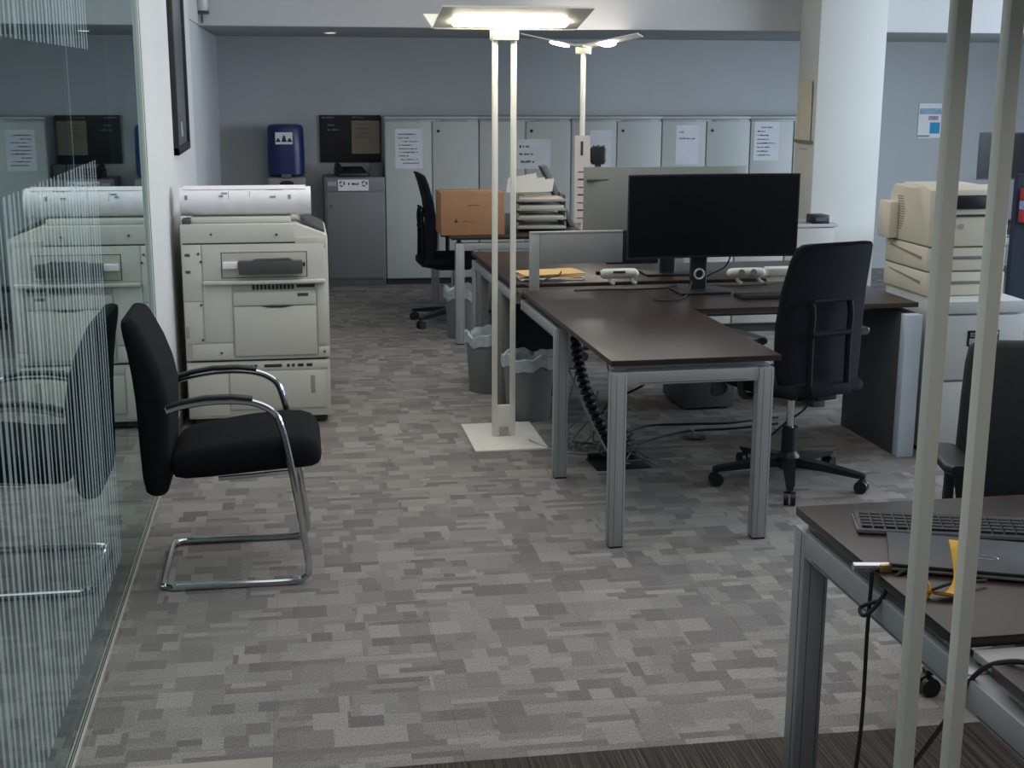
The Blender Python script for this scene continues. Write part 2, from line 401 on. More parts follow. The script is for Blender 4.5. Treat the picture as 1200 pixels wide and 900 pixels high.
v = pnl('vent_strip', -.355, .083, .706, .742, .004, M('vent_strip_grey', 'a5a59c', .6))
for k in range(11):
    pnl('vent_slot', -.235+.0195*k, -.221+.0195*k, .712, .736, .0052, SEAM, v, bev=0)
pnl('dark_slot', -.013, .078, .72, .735, .0055, SEAM, v, bev=0)
pnl('front_side_panel', .09, .14, .42, .742, .006)
pnl('left_door', -.478, -.337, .445, .74, .005)
door = pnl('bypass_door', -.33, .082, .372, .626, .014, bev=.004)
top = pnl('bypass_door_top', -.33, .082, .632, .70, .012, bev=.004)
pnl('label', -.01, .045, .676, .692, .0128, DGREY, top, bev=0)
gr = B(); gr.prism([(-.2, .629), (-.03, .629), (-.08, .62), (-.15, .62)], 'y', -.004, -.001); gr.build('finger_grip', SEAM, door)
pnl('lower_left_panel', -.545, -.34, .357, .437, .006); pnl('lower_right_panel', .09, .143, .357, .41, .006)
for x, z in ((-.483, .859), (-.493, .9), (-.49, .64), (-.49, .46), (-.427, .995), (-.104, .991), (-.40, .39), (.12, .385)):
    B().cyl((x, -.001, z), (x, .012, z), .006, n=10).build('screw_cap', DGREY, cp)
for z in (.885, .80): pnl('cable_port', -.56, -.535, z, z+.015, .0066, DGREY, bev=0)
bd = pnl('paper_deck_door', -.365, .118, .09, .285, .008)
pnl('paper_deck_panel', x0+.005, -.372, .06, .33, .005); pnl('paper_deck_top', -.37, .135, .295, .333, .005)
for k, (a, b) in enumerate(((-.285, -.27), (-.262, -.25), (-.242, -.225), (-.19, -.10), (-.075, -.06), (-.05, -.035), (-.02, .01), (.025, .055))):
    pnl('deck_vent_slot', a, b, .308, .324, .0056, SEAM, bev=0)
pnl('deck_handle', .043, .068, .165, .262, .0085, M('handle_shade', '9a9a90', .6), bd)
pnl('side_handle', -.572, -.555, .47, .53, .007, M('handle_shade', '9a9a90', .6))
for x in (x0+.08, x1-.08):
    B().cyl((x-.02, .08, .028), (x+.02, .08, .028), .028, n=16).build('caster', BLACKP, cp)
    B().cyl((x-.02, .58, .028), (x+.02, .58, .028), .028, n=16).build('caster', BLACKP, cp)
B().lathe([(.03, 0), (.03, .015), (.016, .02), (.016, .05)], 14, (-.23, .1, 0)).build('levelling_foot', WPLAS, cp)
cv = B().box(x0+.05, -.03, .05, .62, 1.045, 1.075, .008).build('document_cover', COPIER2, cp)
pn = B(); pn.prism([(.02, 1.04), (.135, .988), (.138, 1.0), (.02, 1.055)], 'y', .1, .6); pn.build('control_panel', DGREY, cp)
B().box(x0+.01, x0+.05, .03, .12, 1.045, 1.07, .004).build('hinge', DGREY, cp)
# roll of drawings
rr = B(); rings = []
for k in range(25):
    x = -.325 + .65*k/24
    rings.append([(x, .088*(1+.02*math.sin(k*1.7))*math.cos(a)*(1.0), .072 + .072*math.sin(a)*(1 + .012*math.sin(k*2.1))) for a in [2*math.pi*j/28 for j in range(28)]])
rr.loft(rings)
roll = thing('drawing_roll', 'fat roll of white printed drawings lying across the photocopier', 'paper roll', (-.252, 6.93, 1.076), 0)
rr.build('rolled_sheets', PAPER, roll)
fl = B(); fl.loft([[(x, y, z) for x in (-.31, .30)] + [(x, y, z+.002) for x in (.30, -.31)] for y, z in ((-.05, .134), (-.01, .1475), (.04, .146), (.10, .128), (.14, .095))]); fl.build('loose_sheet', PAPER, roll)
mk = B()
rnd = random.Random(4)
for xa, xb, aa, ab in ((-.13, -.11, 150, 158), (-.30, -.285, 150, 168), (-.12, -.09, 138, 146), (.10, .19, 118, 126), (.2, .26, 112, 118), (-.2, .05, 112, 116), (-.085, -.083, 130, 170), (.02, .022, 130, 160), (.12, .15, 155, 162), (.21, .225, 150, 168)):
    a0, a1 = R(aa), R(ab)
    q = [[(x, .0905*math.cos(a), .072+.0735*math.sin(a)) for a in (a0, (a0+a1)/2, a1)] for x in (xa, xb)]
    vs = [[mk.bm.verts.new(p) for p in row] for row in q]
    for j in range(2): mk.bm.faces.new((vs[0][j], vs[1][j], vs[1][j+1], vs[0][j+1]))
mk.build('printed_marks', INKG, roll)

# ================================================================== PICTURE FRAME, SENSOR, DOWNLIGHT
pf = thing('picture_frame', 'tall dark framed picture hung on the white wall', 'picture', (XG, 7.65, 1.36))
fb = B(); fb.box(0, .028, -.40, -.36, 0, .92, .003); fb.box(0, .028, .36, .40, 0, .92, .003); fb.box(0, .028, -.40, .40, 0, .04, .003); fb.box(0, .028, -.40, .40, .88, .92, .003)
fb.build('frame', M('picture_frame_black', '1c1d20', .5), pf)
B().box(.002, .012, -.37, .37, .02, .90).build('print', M('picture_grey', '5b5f66', .3, var=.2, scale=3), pf)
B().box(.012, .0125, .0, .1, .08, .16).build('caption', M('picture_light', '9a9ca0', .5), pf)
sn = thing('sensor', 'small clear wall sensor under the ceiling at the bulkhead corner', 'sensor', (-.60, 9.70, 2.17))
B().cyl((0, -.02, -.04), (0, -.02, .02), .008, n=10).build('stem', DGREY, sn)
B().box(-.05, .05, -.05, 0, .02, .04, .005).build('plate', DGREY, sn)
B().lathe([(.035, .04), (.045, .06), (.045, .13), (.03, .15)], 16, (0, -.045, 0)).build('housing', M('frosted_housing', 'b9bdbd', .3), sn)
B().box(-.03, .03, -.001, .0, -.05, .16).build('backplate', M('frosted_housing', 'b9bdbd', .3), sn)
dl = thing('downlight', 'small recessed spotlight glowing in the bulkhead soffit', 'light', (.30, 10.8, 2.114))
B().lathe([(.055, 0), (.055, -.006), (.042, -.008), (.042, 0)], 20).build('rim', WPLAS, dl)
B().lathe([(.04, -.001), (.04, -.004)], 20).build('lens', M('lit_lens', 'fff3dd', .4, emit=6), dl)

# ================================================================== WATER COOLER, POSTER, GREY CABINET
wc = thing('water_cooler', 'water cooler with a dark blue bottle cover against the back wall', 'water cooler', (-.075, 11.78, 0))
B().box(-.165, .165, -.16, .18, 0, .935, .02, 3).build('body', M('cooler_grey', '8f9088', .5), wc)
bt = B().loft([[(x, y-.005, z) for x, y in rrect(2*r, 1.7*r, r*.75, 5)] for r, z in ((.14, .94), (.158, .96), (.158, 1.15), (.152, 1.345), (.14, 1.372), (.10, 1.38))]).build('bottle_cover', BLUEB, wc)
lb = B().box(-.085, .06, -.146, -.1415, 1.215, 1.315).build('sticker', PAPER, bt)
sg = B()
for cx, hh in ((-.062, .03), (-.012, .055), (.035, .03)):
    sg.prism([(cx-.022, 1.235), (cx+.022, 1.235), (cx+.006, 1.235+hh), (cx-.006, 1.235+hh)], 'y', -.1475, -.146)
sg.build('sticker_print', INK, lb)
B().box(-.045, .04, -.175, -.15, .93, .965, .008).build('spout_clip', M('clip_grey', '5f6162', .5), wc)
ba = B(); ba.loft([[(.06*math.cos(a), y, .885+.025*math.sin(a)) for a in [2*math.pi*k/20 for k in range(20)]] for y in (-.168, -.158)]); ba.build('badge', BLACKP, wc)
B().box(-.09, .09, -.17, -.15, .55, .72, .01).build('tap_recess', DGREY, wc)
for s, m in ((-1, BLUEB), (1, M('red_tap', '9c2a26', .4))): B().box(s*.05-.015, s*.05+.015, -.2, -.165, .66, .7, .005).build('tap', m, wc)

ps = thing('notice_board', 'black notice board pinned to the back wall with a cream sheet', 'poster', (.22, 11.985, 1.04))
B().box(0, .535, -.008, .012, 0, .41, .002).build('board', M('black_poster', '1d2029', .6, var=.1), ps)
pb = B(); scribble(pb, .02, .14, .375, .405, -.008, [(0, .9)], 3); scribble(pb, .29, .40, .378, .402, -.008, [(0, .9)], 5); scribble(pb, .07, .18, .265, .345, -.008, [(0, .6), (0, 1)], 8)
pb.build('lettering', INKG, ps)
sh = B().box(.28, .525, -.014, -.008, .075, .362).build('cream_sheet', M('cream_sheet', 'a39a8b', .8), ps)
scribble(B(), .31, .46, .20, .35, -.014, [(.1, .9), (0, 1), (.2, .8), (.0, .9)], 9, .35).build('faint_lettering', M('faded_ink', '7d7268', .8), sh)

gc = thing('recycling_cabinet', 'mid-grey steel recycling cabinet with a white recycling sign, under the notice board', 'cabinet', (.24, 11.5, 0))
B().box(0, .515, .02, .48, .06, .938, .004).build('body', GREYCAB, gc)
B().box(.01, .515, .03, .46, 0, .06).build('plinth', M('plinth_dark_grey', '55565a', .6), gc)
dr = B().box(.018, .50, .004, .02, .075, .81, .003).build('door', M('grey_cabinet_door', '75767a', .5, var=.02, scale=3), gc)
B().cyl((.05, .0, .70), (.05, .006, .70), .01, n=12).build('lock', DGREY, dr)
hd = B().box(.018, .50, .006, .02, .822, .93, .003).build('header', GREYCAB, gc)
B().box(.03, .10, .0045, .006, .87, .905).build('small_label', M('faint_label', 'a2a2a6', .6), hd)
sgn = B().box(.115, .375, .003, .006, .828, .922).build('sign', PAPER, hd)
scribble(B(), .2, .29, .868, .905, .003, [(0, 1)], 12, .75).build('sign_lettering', INK, sgn)
for cx in (.15, .34):
    sg = B()
    for k in range(3):
        a = R(90+120*k); b2 = R(90+120*k+85)
        pts = [(cx+.02*math.cos(a+(b2-a)*j/4), .0025, .887+.02*math.sin(a+(b2-a)*j/4)) for j in range(5)]
        sg.tube(pts, [.005, .005, .005, .007, .002], 6)
    sg.build('recycling_symbol', INK, sgn)
it = thing('office_device', 'low black device lying on the grey recycling cabinet', 'device', (.50, 11.7, .939), R(8))
B().prism([(-.12, 0), (.14, 0), (.14, .075), (-.12, .03)], 'x', -.15, .10, .006).build('body', BLACKP, it)
B().tube(smoothpath([(-.13, -.09, .06), (-.13, 0, .085), (-.13, .1, .09)]), .022, 10).build('handset', BLACKP, it)
bx = thing('grey_card_box', 'small grey box beside the low black device on the recycling cabinet', 'box', (.69, 11.68, .939), R(-4))
B().box(-.055, .055, -.06, .06, 0, .115, .004).build('carton', M('grey_carton', '55565a', .8), bx)
B().box(-.012, .012, -.061, .061, .1145, .1156).build('tape', M('carton_tape', '77746c', .5), bx)

# ================================================================== TALL CABINETS
cx = [.759, 1.575, 2.388, 3.204, 4.018, 4.83]
clabel = ['tall pale grey cabinet beside the grey recycling cabinet, notice on its left door', 'tall pale grey cabinet behind the cardboard box, second from the notice board',
          'tall pale grey cabinet behind the end-on floor lamp', 'tall pale grey cabinet with a single-line sheet on its left door, above the black monitor', 'tall pale grey cabinet partly behind the square column']
for k in range(5):
    a, b = cx[k], cx[k+1]; w = b-a
    c = thing('storage_cabinet', clabel[k], 'cabinet', (a, 11.55, 0), 0, 'tall storage cabinets along the back wall')
    B().box(.004, w-.004, .022, .44, .05, 1.425, .002).build('carcass', CABM, c)
    B().box(.01, w-.01, .04, .43, 0, .05).build('plinth', SEAM, c)
    B().box(.0, w, .0, .44, 1.427, 1.447, .002).build('top_board', CABM, c)
    for d in range(2):
        m = w/2
        do = B().box(.008+d*m, m-.004+d*m, .002, .021, .06, 1.405, .0025).build('door', CABM, c)
        B().box(.008+d*m+(.07 if d else 0), m-.1+d*m, -.003, .004, 1.405, 1.42, .002).build('label_holder', M('label_holder', '9aa0a2', .4), do)
        if d: B().cyl((m+.055, -.003, 1.325), (m+.055, .004, 1.325), .013, n=14).build('lock', BLACKP, do)
def note(name, label, ax, bx, az, bz, lines, seed, h=.4, mat=None):
    n = thing(name, label, 'notice', (ax, 11.552, az), 0, 'sheets taped to the cabinet doors')
    B().box(0, bx-ax, -.0015, 0, 0, bz-az).build('sheet', mat or M('white_notice', 'd3d6e0', .8), n)
    scribble(B(), .03, bx-ax-.03, .03, bz-az-.03, -.0015, lines, seed, h).build('lettering', INK, n)
note('notice_sheet', 'printed notice with two bold headings on the leftmost tall cabinet', .85, 1.085, 1.01, 1.345, [(0, .85), (0, .5), (.2, .95), (0, .7), (0, .95), (0, .95), (0, .5), (.1, .95), (.2, 1)], 21)
note('notice_sheet', 'landscape sheet with three handwritten lines above the letter trays', 1.90, 2.205, 1.0, 1.255, [(0, .4), (0, .5), (.05, .55)], 23, .35)
note('notice_sheet', 'handwritten sheet beside the end-on lamp pole', 2.555, 2.75, .985, 1.33, [(0, 0), (0, .8), (0, .6), (0, .5)], 25, .3)
note('notice_sheet', 'sheet with a single printed line above the black monitor', 3.335, 3.545, 1.03, 1.37, [(0, .3), (0, .95), (0, 0), (0, 0), (0, 0)], 27, .25)
note('notice_sheet', 'sheet of eight printed lines on the cabinet next to the column', 4.055, 4.29, 1.06, 1.4, [(.2, .8), (0, .4), (0, .6), (0, .6), (0, .95), (0, .7), (0, .6), (0, .7)], 29, .4)

# ================================================================== PAPERS ON THE COLUMN, WALL NOTICE
cpp = thing('column_sheet', 'narrow yellowed sheet hung on the warm side of the column, curling at its edge', 'paper', (3.73, 9.50, 1.33))
q = B(); q.loft([[(-.002-.01*abs(t)-.012*max(0, k/5-.5), t*.14+.02, .43*k/5) for t in (-1, -.5, 0, .5, 1)] + [(-.0005-.01*abs(t)-.012*max(0, k/5-.5), t*.14+.02, .43*k/5) for t in (1, .5, 0, -.5, -1)] for k in range(6)])
q.build('sheet', M('yellowed_paper', 'cfc9b6', .8, var=.08, scale=20), cpp)
B().box(-.02, 0, -.16, .18, -.02, .0).build('clip_bar', M('clip_bar', '77746a', .5), cpp)
c2 = thing('column_sheet', 'plain pale sheet on the column below the yellowed one', 'paper', (3.73, 9.50, 1.06))
B().box(-.002, 0, -.17, .18, 0, .235).build('sheet', M('pale_grey_paper', 'd2d0c8', .8), c2)
B().box(-.003, -.002, -.05, .1, .2, .205).build('printed_line', INKG, c2)
wn = thing('wall_notice', 'white and blue notice on the back wall right of the column', 'notice', (5.82, 11.997, 1.235))
B().box(0, .245, -.003, 0, 0, .32).build('sheet', PAPER, wn)
B().box(.12, .22, -.004, -.003, .04, .145).build('blue_block', M('cyan_print', '2b93c4', .7), wn)
B().box(.01, .235, -.004, -.003, .22, .275).build('header_image', M('header_print', '8fb3c6', .7, var=.25, scale=30), wn)
B().box(.1, .2, -.0042, -.003, .165, .205).build('photo', M('photo_print', 'a69aa4', .7, var=.4, scale=60), wn)
B().box(.0, .12, -.004, -.003, .01, .025).build('footer', INKG, wn)

# ================================================================== DESK CLUSTER
CA = R(1.7); CO = Vector((1.135, 4.70, 0))
def cl(u, v, z=0): return (CO.x + u*math.cos(CA) - v*math.sin(CA), CO.y + u*math.sin(CA) + v*math.cos(CA), z)
def frame_bars(b, u0, u1, v0, v1, axis, zt=.69):
    pass
def leg(parent, u, v, zt=.69, s=.058, name='leg'):
    o = B().box(u, u+s, v, v+s, .008, zt, .003).build(name, ALU, parent)
    B().box(u+s*.28, u+s*.30, v-.0008, v+.004, .012, zt-.01).build('groove', ALU_D, o)
    B().box(u+s*.84, u+s*.86, v-.0008, v+.004, .012, zt-.01).build('groove', ALU_D, o)
    B().box(u-.0008, u+.004, v+s*.28, v+s*.31, .012, zt-.01).build('groove', ALU_D, o)
    B().box(u+.004, u+s-.004, v+.004, v+s-.004, 0, .009).build('foot_pad', SEAM, o)
    return o
def beam_u(parent, u0, u1, v, z0=.64, z1=.69, s=.05):
    o = B().box(u0, u1, v, v+s, z0, z1, .003).build('beam', ALU, parent)
    B().box(u0+.05, u1-.05, v-.0008, v+.004, z0+.006, z0+.008).build('groove', ALU_D, o); return o
def beam_v(parent, u, v0, v1, z0=.64, z1=.69, s=.05):
    o = B().box(u, u+s, v0, v1, z0, z1, .003).build('beam', ALU, parent)
    B().box(u-.0008, u+.004, v0+.05, v1-.05, z0+.006, z0+.008).build('groove', ALU_D, o); return o
def top(parent, name, u0, u1, v0, v1, z=.737):
    o = B().box(u0, u1, v0, v1, z-.022, z, .002).build(name, DESK, parent)
    return o
dn = thing('desk', 'dark-topped L-shaped desk with aluminium legs carrying the black monitor', 'desk', cl(0, 0), CA, 'dark-topped desks with aluminium legs')
t1 = B(); t1.prism([(0, 0), (.67, 0), (.67, 1.05), (1.78, 1.05), (1.78, 1.70), (0, 1.70)], 'z', .715, .737, .002); t1.build('table_top', DESK, dn)
leg(dn, .006, .0); leg(dn, .585, .0); beam_u(dn, .064, .585, .004); beam_u(dn, .02, .62, .03, .69, .714, .03)
leg(dn, .0, .93); beam_v(dn, .002, .985, 1.74); beam_u(dn, .058, 1.69, 1.35, .655, .69); beam_v(dn, .60, .058, 1.0)
pl = B().box(1.69, 1.77, 1.04, 1.62, .0, .69, .003).build('panel_leg', PANEL, dn)
B().box(1.688, 1.772, .985, 1.04, .0, .69, .004).build('panel_trim', M('pale_aluminium_trim', 'c6d2e0', .35, .1), dn)
B().box(.0, 1.78, 1.715, 1.915, .700, .722, .002).build('cable_cover', M('cable_cover_brown', '3a3330', .4), dn)
B().box(.08, 1.66, 1.60, 1.64, .60, .69, .003).build('cable_tray', M('tray_grey', '66696c', .5), dn)

df = thing('desk', 'dark-topped desk backing onto the black monitor desk, tan envelopes on it', 'desk', cl(0, 0), CA, 'dark-topped desks with aluminium legs')
t2 = B(); t2.prism([(0, 1.93), (1.78, 1.93), (1.78, 2.58), (.67, 2.58), (.67, 3.26), (0, 3.26)], 'z', .715, .737, .002); t2.build('table_top', DESK, df)
leg(df, .0, 3.19); leg(df, .60, 3.19); beam_u(df, .058, .60, 3.2); beam_v(df, .002, 1.9, 3.19)
B().box(.0, .06, 2.25, 2.42, .0, .64, .003).build('panel_leg', M('mid_grey_panel', '6b6c6a', .6), df)
B().box(.0, .05, 2.94, 3.08, .0, .64, .003).build('panel_leg', M('mid_grey_panel', '6b6c6a', .6), df)
B().box(.06, .36, 2.43, 2.45, .02, .69).build('privacy_panel', M('navy_panel', '262d38', .7), df)
B().box(1.70, 1.77, 2.0, 2.55, .0, .69, .003).build('panel_leg', PANEL, df)
scr = thing('desk_screen', 'low grey desk screen on an aluminium leg between the two desks', 'screen', cl(.05, 1.75, .737), CA)
B().box(0, .05, 0, .022, -.0145, .28, .003).build('leg', ALU, scr)
B().box(.05, .475, 0, .022, .125, .28, .003).build('panel', M('screen_grey', '8c8e90', .55, var=.04), scr)
B().box(.0, .475, -.002, .024, .275, .286, .002).build('top_trim', ALU, scr)

# far desk with box and trays
fd = thing('desk', 'far dark desk with an aluminium frame under the cardboard box', 'desk', (1.04, 8.78, 0), R(.5), 'dark-topped desks with aluminium legs')
top(fd, 'table_top', -.03, .92, -.02, 1.55)
leg(fd, 0, 0); leg(fd, .80, 0); beam_u(fd, .058, .80, .004); leg(fd, 0, 1.48); leg(fd, .80, 1.48); beam_u(fd, .058, .80, 1.484)
bxx = thing('cardboard_box', 'brown cardboard box on the near edge of the far desk', 'box', (1.0, 8.84, .737), R(1))
bb = B().box(-.05, .38, 0, .30, 0, .285, .004).build('carton', CARD, bxx)
tri = B(); tri.prism([(.035, .085), (.065, .085), (.05, .115)], 'y', -.0012, 0); scribble(tri, .13, .21, .19, .21, 0, [(0, 1)], 2, .5); scribble(tri, .085, .19, .088, .1, 0, [(0, 1)], 3, .3); tri.build('print', CARDI, bxx)
B().box(-.05, .38, .135, .165, .2845, .2856).build('tape', M('parcel_tape', 'b48a5c', .4), bxx)
lt = thing('letter_tray', 'stack of grey letter trays full of papers beside the cardboard box', 'letter tray', (1.49, 9.0, .737), R(-2))
for k in range(4):
    z = .02 + .062*k
    o = B(); o.box(0, .34, 0, .26, z, z+.006, .002); o.box(0, .008, 0, .26, z, z+.045); o.box(.332, .34, 0, .26, z, z+.045); o.box(0, .34, -.012, .0, z, z+.018, .004)
    o.build('tray', M('tray_light_grey', '9a9a92', .5), lt)
    B().box(.015, .325, .0, .25, z+.0062, z+.02+.008*(k % 3), .001).build('papers', M('tray_papers', 'bdb9ac', .8, var=.12, scale=60), lt)
for x in (.002, .324):
    B().box(x, x+.014, .24, .254, 0, .25).build('post', DGREY, lt); B().box(x, x+.014, .02, .034, 0, .25).build('post', DGREY, lt)
def paper_stack(name, label, loc, rz, w, d, n, th, mat, seed):
    rnd = random.Random(seed); t = thing(name, label, 'papers', loc, rz)
    z = 0
    for k in range(n):
        o = B().box(-w/2, w/2, -d/2, d/2, z, z+th, .0008, 1).build('sheet', mat, t)
        o.rotation_euler = (0, 0, rnd.uniform(-.12, .12)); o.location = (rnd.uniform(-.012, .012), rnd.uniform(-.012, .012), 0); z += th+.0003
    return t
ptop = thing('paper_pile', 'white papers leaning in a heap on top of the letter trays', 'papers', (1.58, 9.12, .9975), R(4))
for k, (dx, a, hh) in enumerate(((-.03, 14, .13), (.02, 5, .10), (.06, -12, .09), (.0, 0, .04))):
    o = B(); o.prism([(-.12+dx, 0), (.13+dx, 0), (.12+dx-a*.002, hh), (-.08+dx-a*.002, hh*.75)], 'y', .02*k, .02*k+.012); o.build('sheet', M('heap_paper', 'd2cdc2', .8, var=.05), ptop)
ph = thing('keyboard', 'grey keyboard propped on end against the letter trays', 'keyboard', (1.945, 9.33, .737), 0)
kb = B(); kb.prism([(-.02, .0), (.02, .0), (-.19, .43), (-.23, .42)], 'y', -.02, .13, .004); kb.build('case', M('keyboard_grey', '6d6e6a', .6), ph)
for k in range(6):
    t = .25+.11*k
    B().prism([(-.005-.205*t-.022*1, .43*t), (.0-.205*t-.022, .43*t+.0), (-.205*(t+.07)-.022, .43*(t+.07)), (-.205*(t+.07)-.027, .43*(t+.07))], 'y', -.022, .12).build('key_row', DGREY, ph)
ps2 = thing('paper_pile', 'brown and grey ring folders piled behind the letter trays', 'papers', (1.74, 9.80, .737), R(12))
for k in range(5):
    B().box(-.12, .12, -.15, .15, .04*k, .04*k+.037, .004).build('folder', M('folder_%d' % (k % 2), ('8a857b', '6f6e69')[k % 2], .7), ps2)
# strip card on the end-on lamp
sc2 = thing('height_strip', 'pinkish paper strip with black dashes taped down the end-on lamp pole', 'paper strip', (2.03, 9.42, .75), R(-3))
B().box(-.055, .055, -.0015, 0, 0, .62).build('strip', M('pink_strip', 'cdbfb8', .8, var=.05), sc2)
ds = B()
for k in range(7): ds.box(-.03, .035-.008*(k % 3), -.003, -.0015, .03+.055*k, .037+.055*k+.004*(k % 2))
ds.box(-.012, .006, -.003, -.0015, .48, .58); ds.build('dashes', INK, sc2)

# ------------------------------------------------------------------ monitors
def monitor(name, label, loc, rz, w, h, z0, back, stand_x=0, curve=.03):
    t = thing(name, label, 'monitor', loc, rz)
    def yy(x): return curve*(1-(2*x/w)**2)
    N = 14; b = B()
    rings = []
    for k in range(N+1):
        x = -w/2 + w*k/N; e = .012 if k in (0, N) else .028
        y = yy(x)
        rings.append([(x, y, z0), (x, y, z0+h), (x, y+e*.6, z0+h), (x, y+e, z0+h*.75), (x, y+e, z0+h*.25), (x, y+e*.6, z0)])
    b.loft(rings); b.build('casing', back, t)
    g = B(); g.loft([[(x, yy(x)-.0015, z0+.012), (x, yy(x)-.0015, z0+h-.008), (x, yy(x)+.002, z0+h-.008), (x, yy(x)+.002, z0+.012)] for x in [(-w/2+.008)+(w-.016)*k/N for k in range(N+1)]])
    g.build('screen', SCREEN, t)
    s = B(); x = stand_x
    rgs = [[(x+px, curve+.05+py, z) for px, py in rrect(.085, .03, .01)] for z in (.012, z0+h*.5)]
    s.loft(rgs); st = s.build('stand_column', BLACKP, t)
    B().box(x-.035, x+.035, curve+.012, curve+.05, z0+h*.4, z0+h*.6, .004).build('neck', BLACKP, t)
    B().box(x-.13, x+.13, -.08+curve, .12+curve, 0, .012, .004).build('stand_base', BLACKP, t)
    return t, st
mn, st = monitor('monitor', 'wide black monitor facing the camera above the desk', (2.0, 6.22, .737), R(2.4), .87, .405, .172, BLACKP, -.045)
ho = B(); ho.tube([(-.045+.024*math.cos(a), .064, .085+.024*math.sin(a)) for a in [2*math.pi*k/20 for k in range(20)]], .006, 6, True); ho.build('cable_hole_ring', ALU, st)
m2, st2 = monitor('monitor', 'silver-backed monitor seen from behind, left of the black one', (1.955, 6.95, .737), R(181), .90, .335, .235, BACKM, .0)
lip = B().box(-.25, .44, .02, .04, .50, .508).build('vent_groove', DGREY, m2)
# power modules
def power_module(label, loc, rz, sockets):
    t = thing('power_module', label, 'power outlet', loc, rz, 'white desk power modules')
    b = B(); b.loft([[(x, q*.03*math.cos(a), .055+q*.026*math.sin(a)) for a in [2*math.pi*k/18 for k in range(18)]] for x, q in ((-.102, .35), (-.096, .7), (-.083, .95), (-.06, 1), (.06, 1), (.083, .95), (.096, .7), (.102, .35))]); b.build('housing', WPLAS, t)
    for s in (-.055, .06):
        B().tube(smoothpath([(s, 0, .04), (s+.01, -.012, .015), (s+.028, -.02, .004)]), .009, 8).build('foot', WPLAS, t)
    for x in sockets:
        o = B(); o.cyl((x, -.026, .06), (x, -.033, .061), .017, n=18); o.build('socket', M('socket_grey', '8d8d8a', .5), t)
    return t
pm1 = power_module('white desk power module with a slot, between screen and monitor stand', (1.615, 6.56, .737), CA, ())
B().box(-.04, .025, -.034, -.028, .062, .072).build('slot', DGREY, pm1)
B().box(-.122, -.1, -.012, .012, .05, .07, .004).build('plug', BLACKP, pm1)
power_module('white desk power module with two round sockets, right of the monitor stand', (2.27, 6.5, .737), CA, (-.035, .03))
ex = thing('cable_box', 'white cable box beside the two-socket power module', 'cable box', (2.49, 6.56, .737), CA)
B().box(-.1, .1, -.03, .03, .025, .075, .012, 3).build('housing', WPLAS, ex); B().box(-.08, .08, -.02, .02, 0, .03).build('foot', WPLAS, ex)
# keyboard near monitor
def keyboard(label, loc, rz, w, d, rows, cols, slope=.0, edge=None):
    t = thing('keyboard', label, 'keyboard', loc, rz)
    B().prism([(-d/2, 0), (d/2, 0), (d/2, .014+slope), (-d/2, .011)], 'x', -w/2, w/2, .002).build('case', BLACKP, t)
    if edge:
        e = B(); e.box(-w/2-.001, w/2+.001, -d/2-.002, -d/2, .003, .011); e.box(-w/2-.002, -w/2, -d/2, d/2, .003, .012); e.build('edge_trim', edge, t)
    for r in range(rows):
        y = -d/2 + .01 + (d-.02)*(r+.5)/rows; z = .012 + slope*(r+.5)/rows
        for c in range(cols):
            x = -w/2 + .008 + (w-.016)*(c+.5)/cols; a = (w-.016)/cols*.42; bq = (d-.02)/rows*.42
            if r == 0 and 3 < c < 9:
                if c != 4: continue
                B().box(x-a, x+a*11, y-bq, y+bq, z, z+.004, .001, 1).build('key', KEYC, t); continue
            if r == 0 and c == 0: key0 = B().box(-a, a, -bq, bq, 0, .004, .001, 1).build('key', KEYC, t); key0.location = (x, y, z); continue
            k = key0.copy(); col.objects.link(k); k.location = (x, y, z)
    return t
keyboard('black keyboard lying in front of the black monitor', (2.30, 6.06, .737), CA, .44, .13, 5, 16)
# envelopes
en = paper_stack('envelope_pile', 'pile of tan envelopes on the desk behind the low grey screen', (1.30, 6.84, .737), R(3), .33, .2, 2, .006, PAPER, 3)
for k in range(3):
    o = B(); o.loft([[(-.17, y, z) , (.17, y, z+.004*math.sin(y*30)), (.17, y, z+.0035+.004*math.sin(y*30)), (-.17, y, z+.0035)] for y, z in ((-.1, .0135+.007*k), (0, .016+.008*k), (.1, .0135+.007*k))])
    o.build('envelope', TAN, en).rotation_euler = (0, 0, R((-5, 4, 9)[k]))

# desk cables
def cable(label, pts, r=.004, mat=None, k=6, name='cable'):
    o = B().tube(smoothpath(pts, k), r, 6).build(name, mat or CABLE); return tag(o, label, 'cable')
z = .7415
cable('black cable crossing the desk joint by the screen leg', [(1.13, 6.55, z), (1.2, 6.6, z), (1.27, 6.66, z+.02), (1.33, 6.72, z+.022), (1.36, 6.79, z+.0335)])
cable('black cable looping from the black monitor stand onto the desk', [(1.93, 6.30, .80), (1.88, 6.22, .745), (1.84, 6.12, z), (1.78, 6.03, z), (1.70, 6.0, z), (1.66, 6.04, z)])
cable('black cable running along the back of the desk to the power module', [(1.34, 6.36, z), (1.50, 6.375, z), (1.64, 6.36, z), (1.8, 6.38, z), (1.86, 6.33, z+.02)])
cable('black cable hanging from the monitor down to the two-socket module', [(2.12, 6.30, .92), (2.10, 6.33, .85), (2.02, 6.36, .80), (1.995, 6.40, .745), (2.08, 6.42, z), (2.22, 6.40, z), (2.36, 6.43, z)])

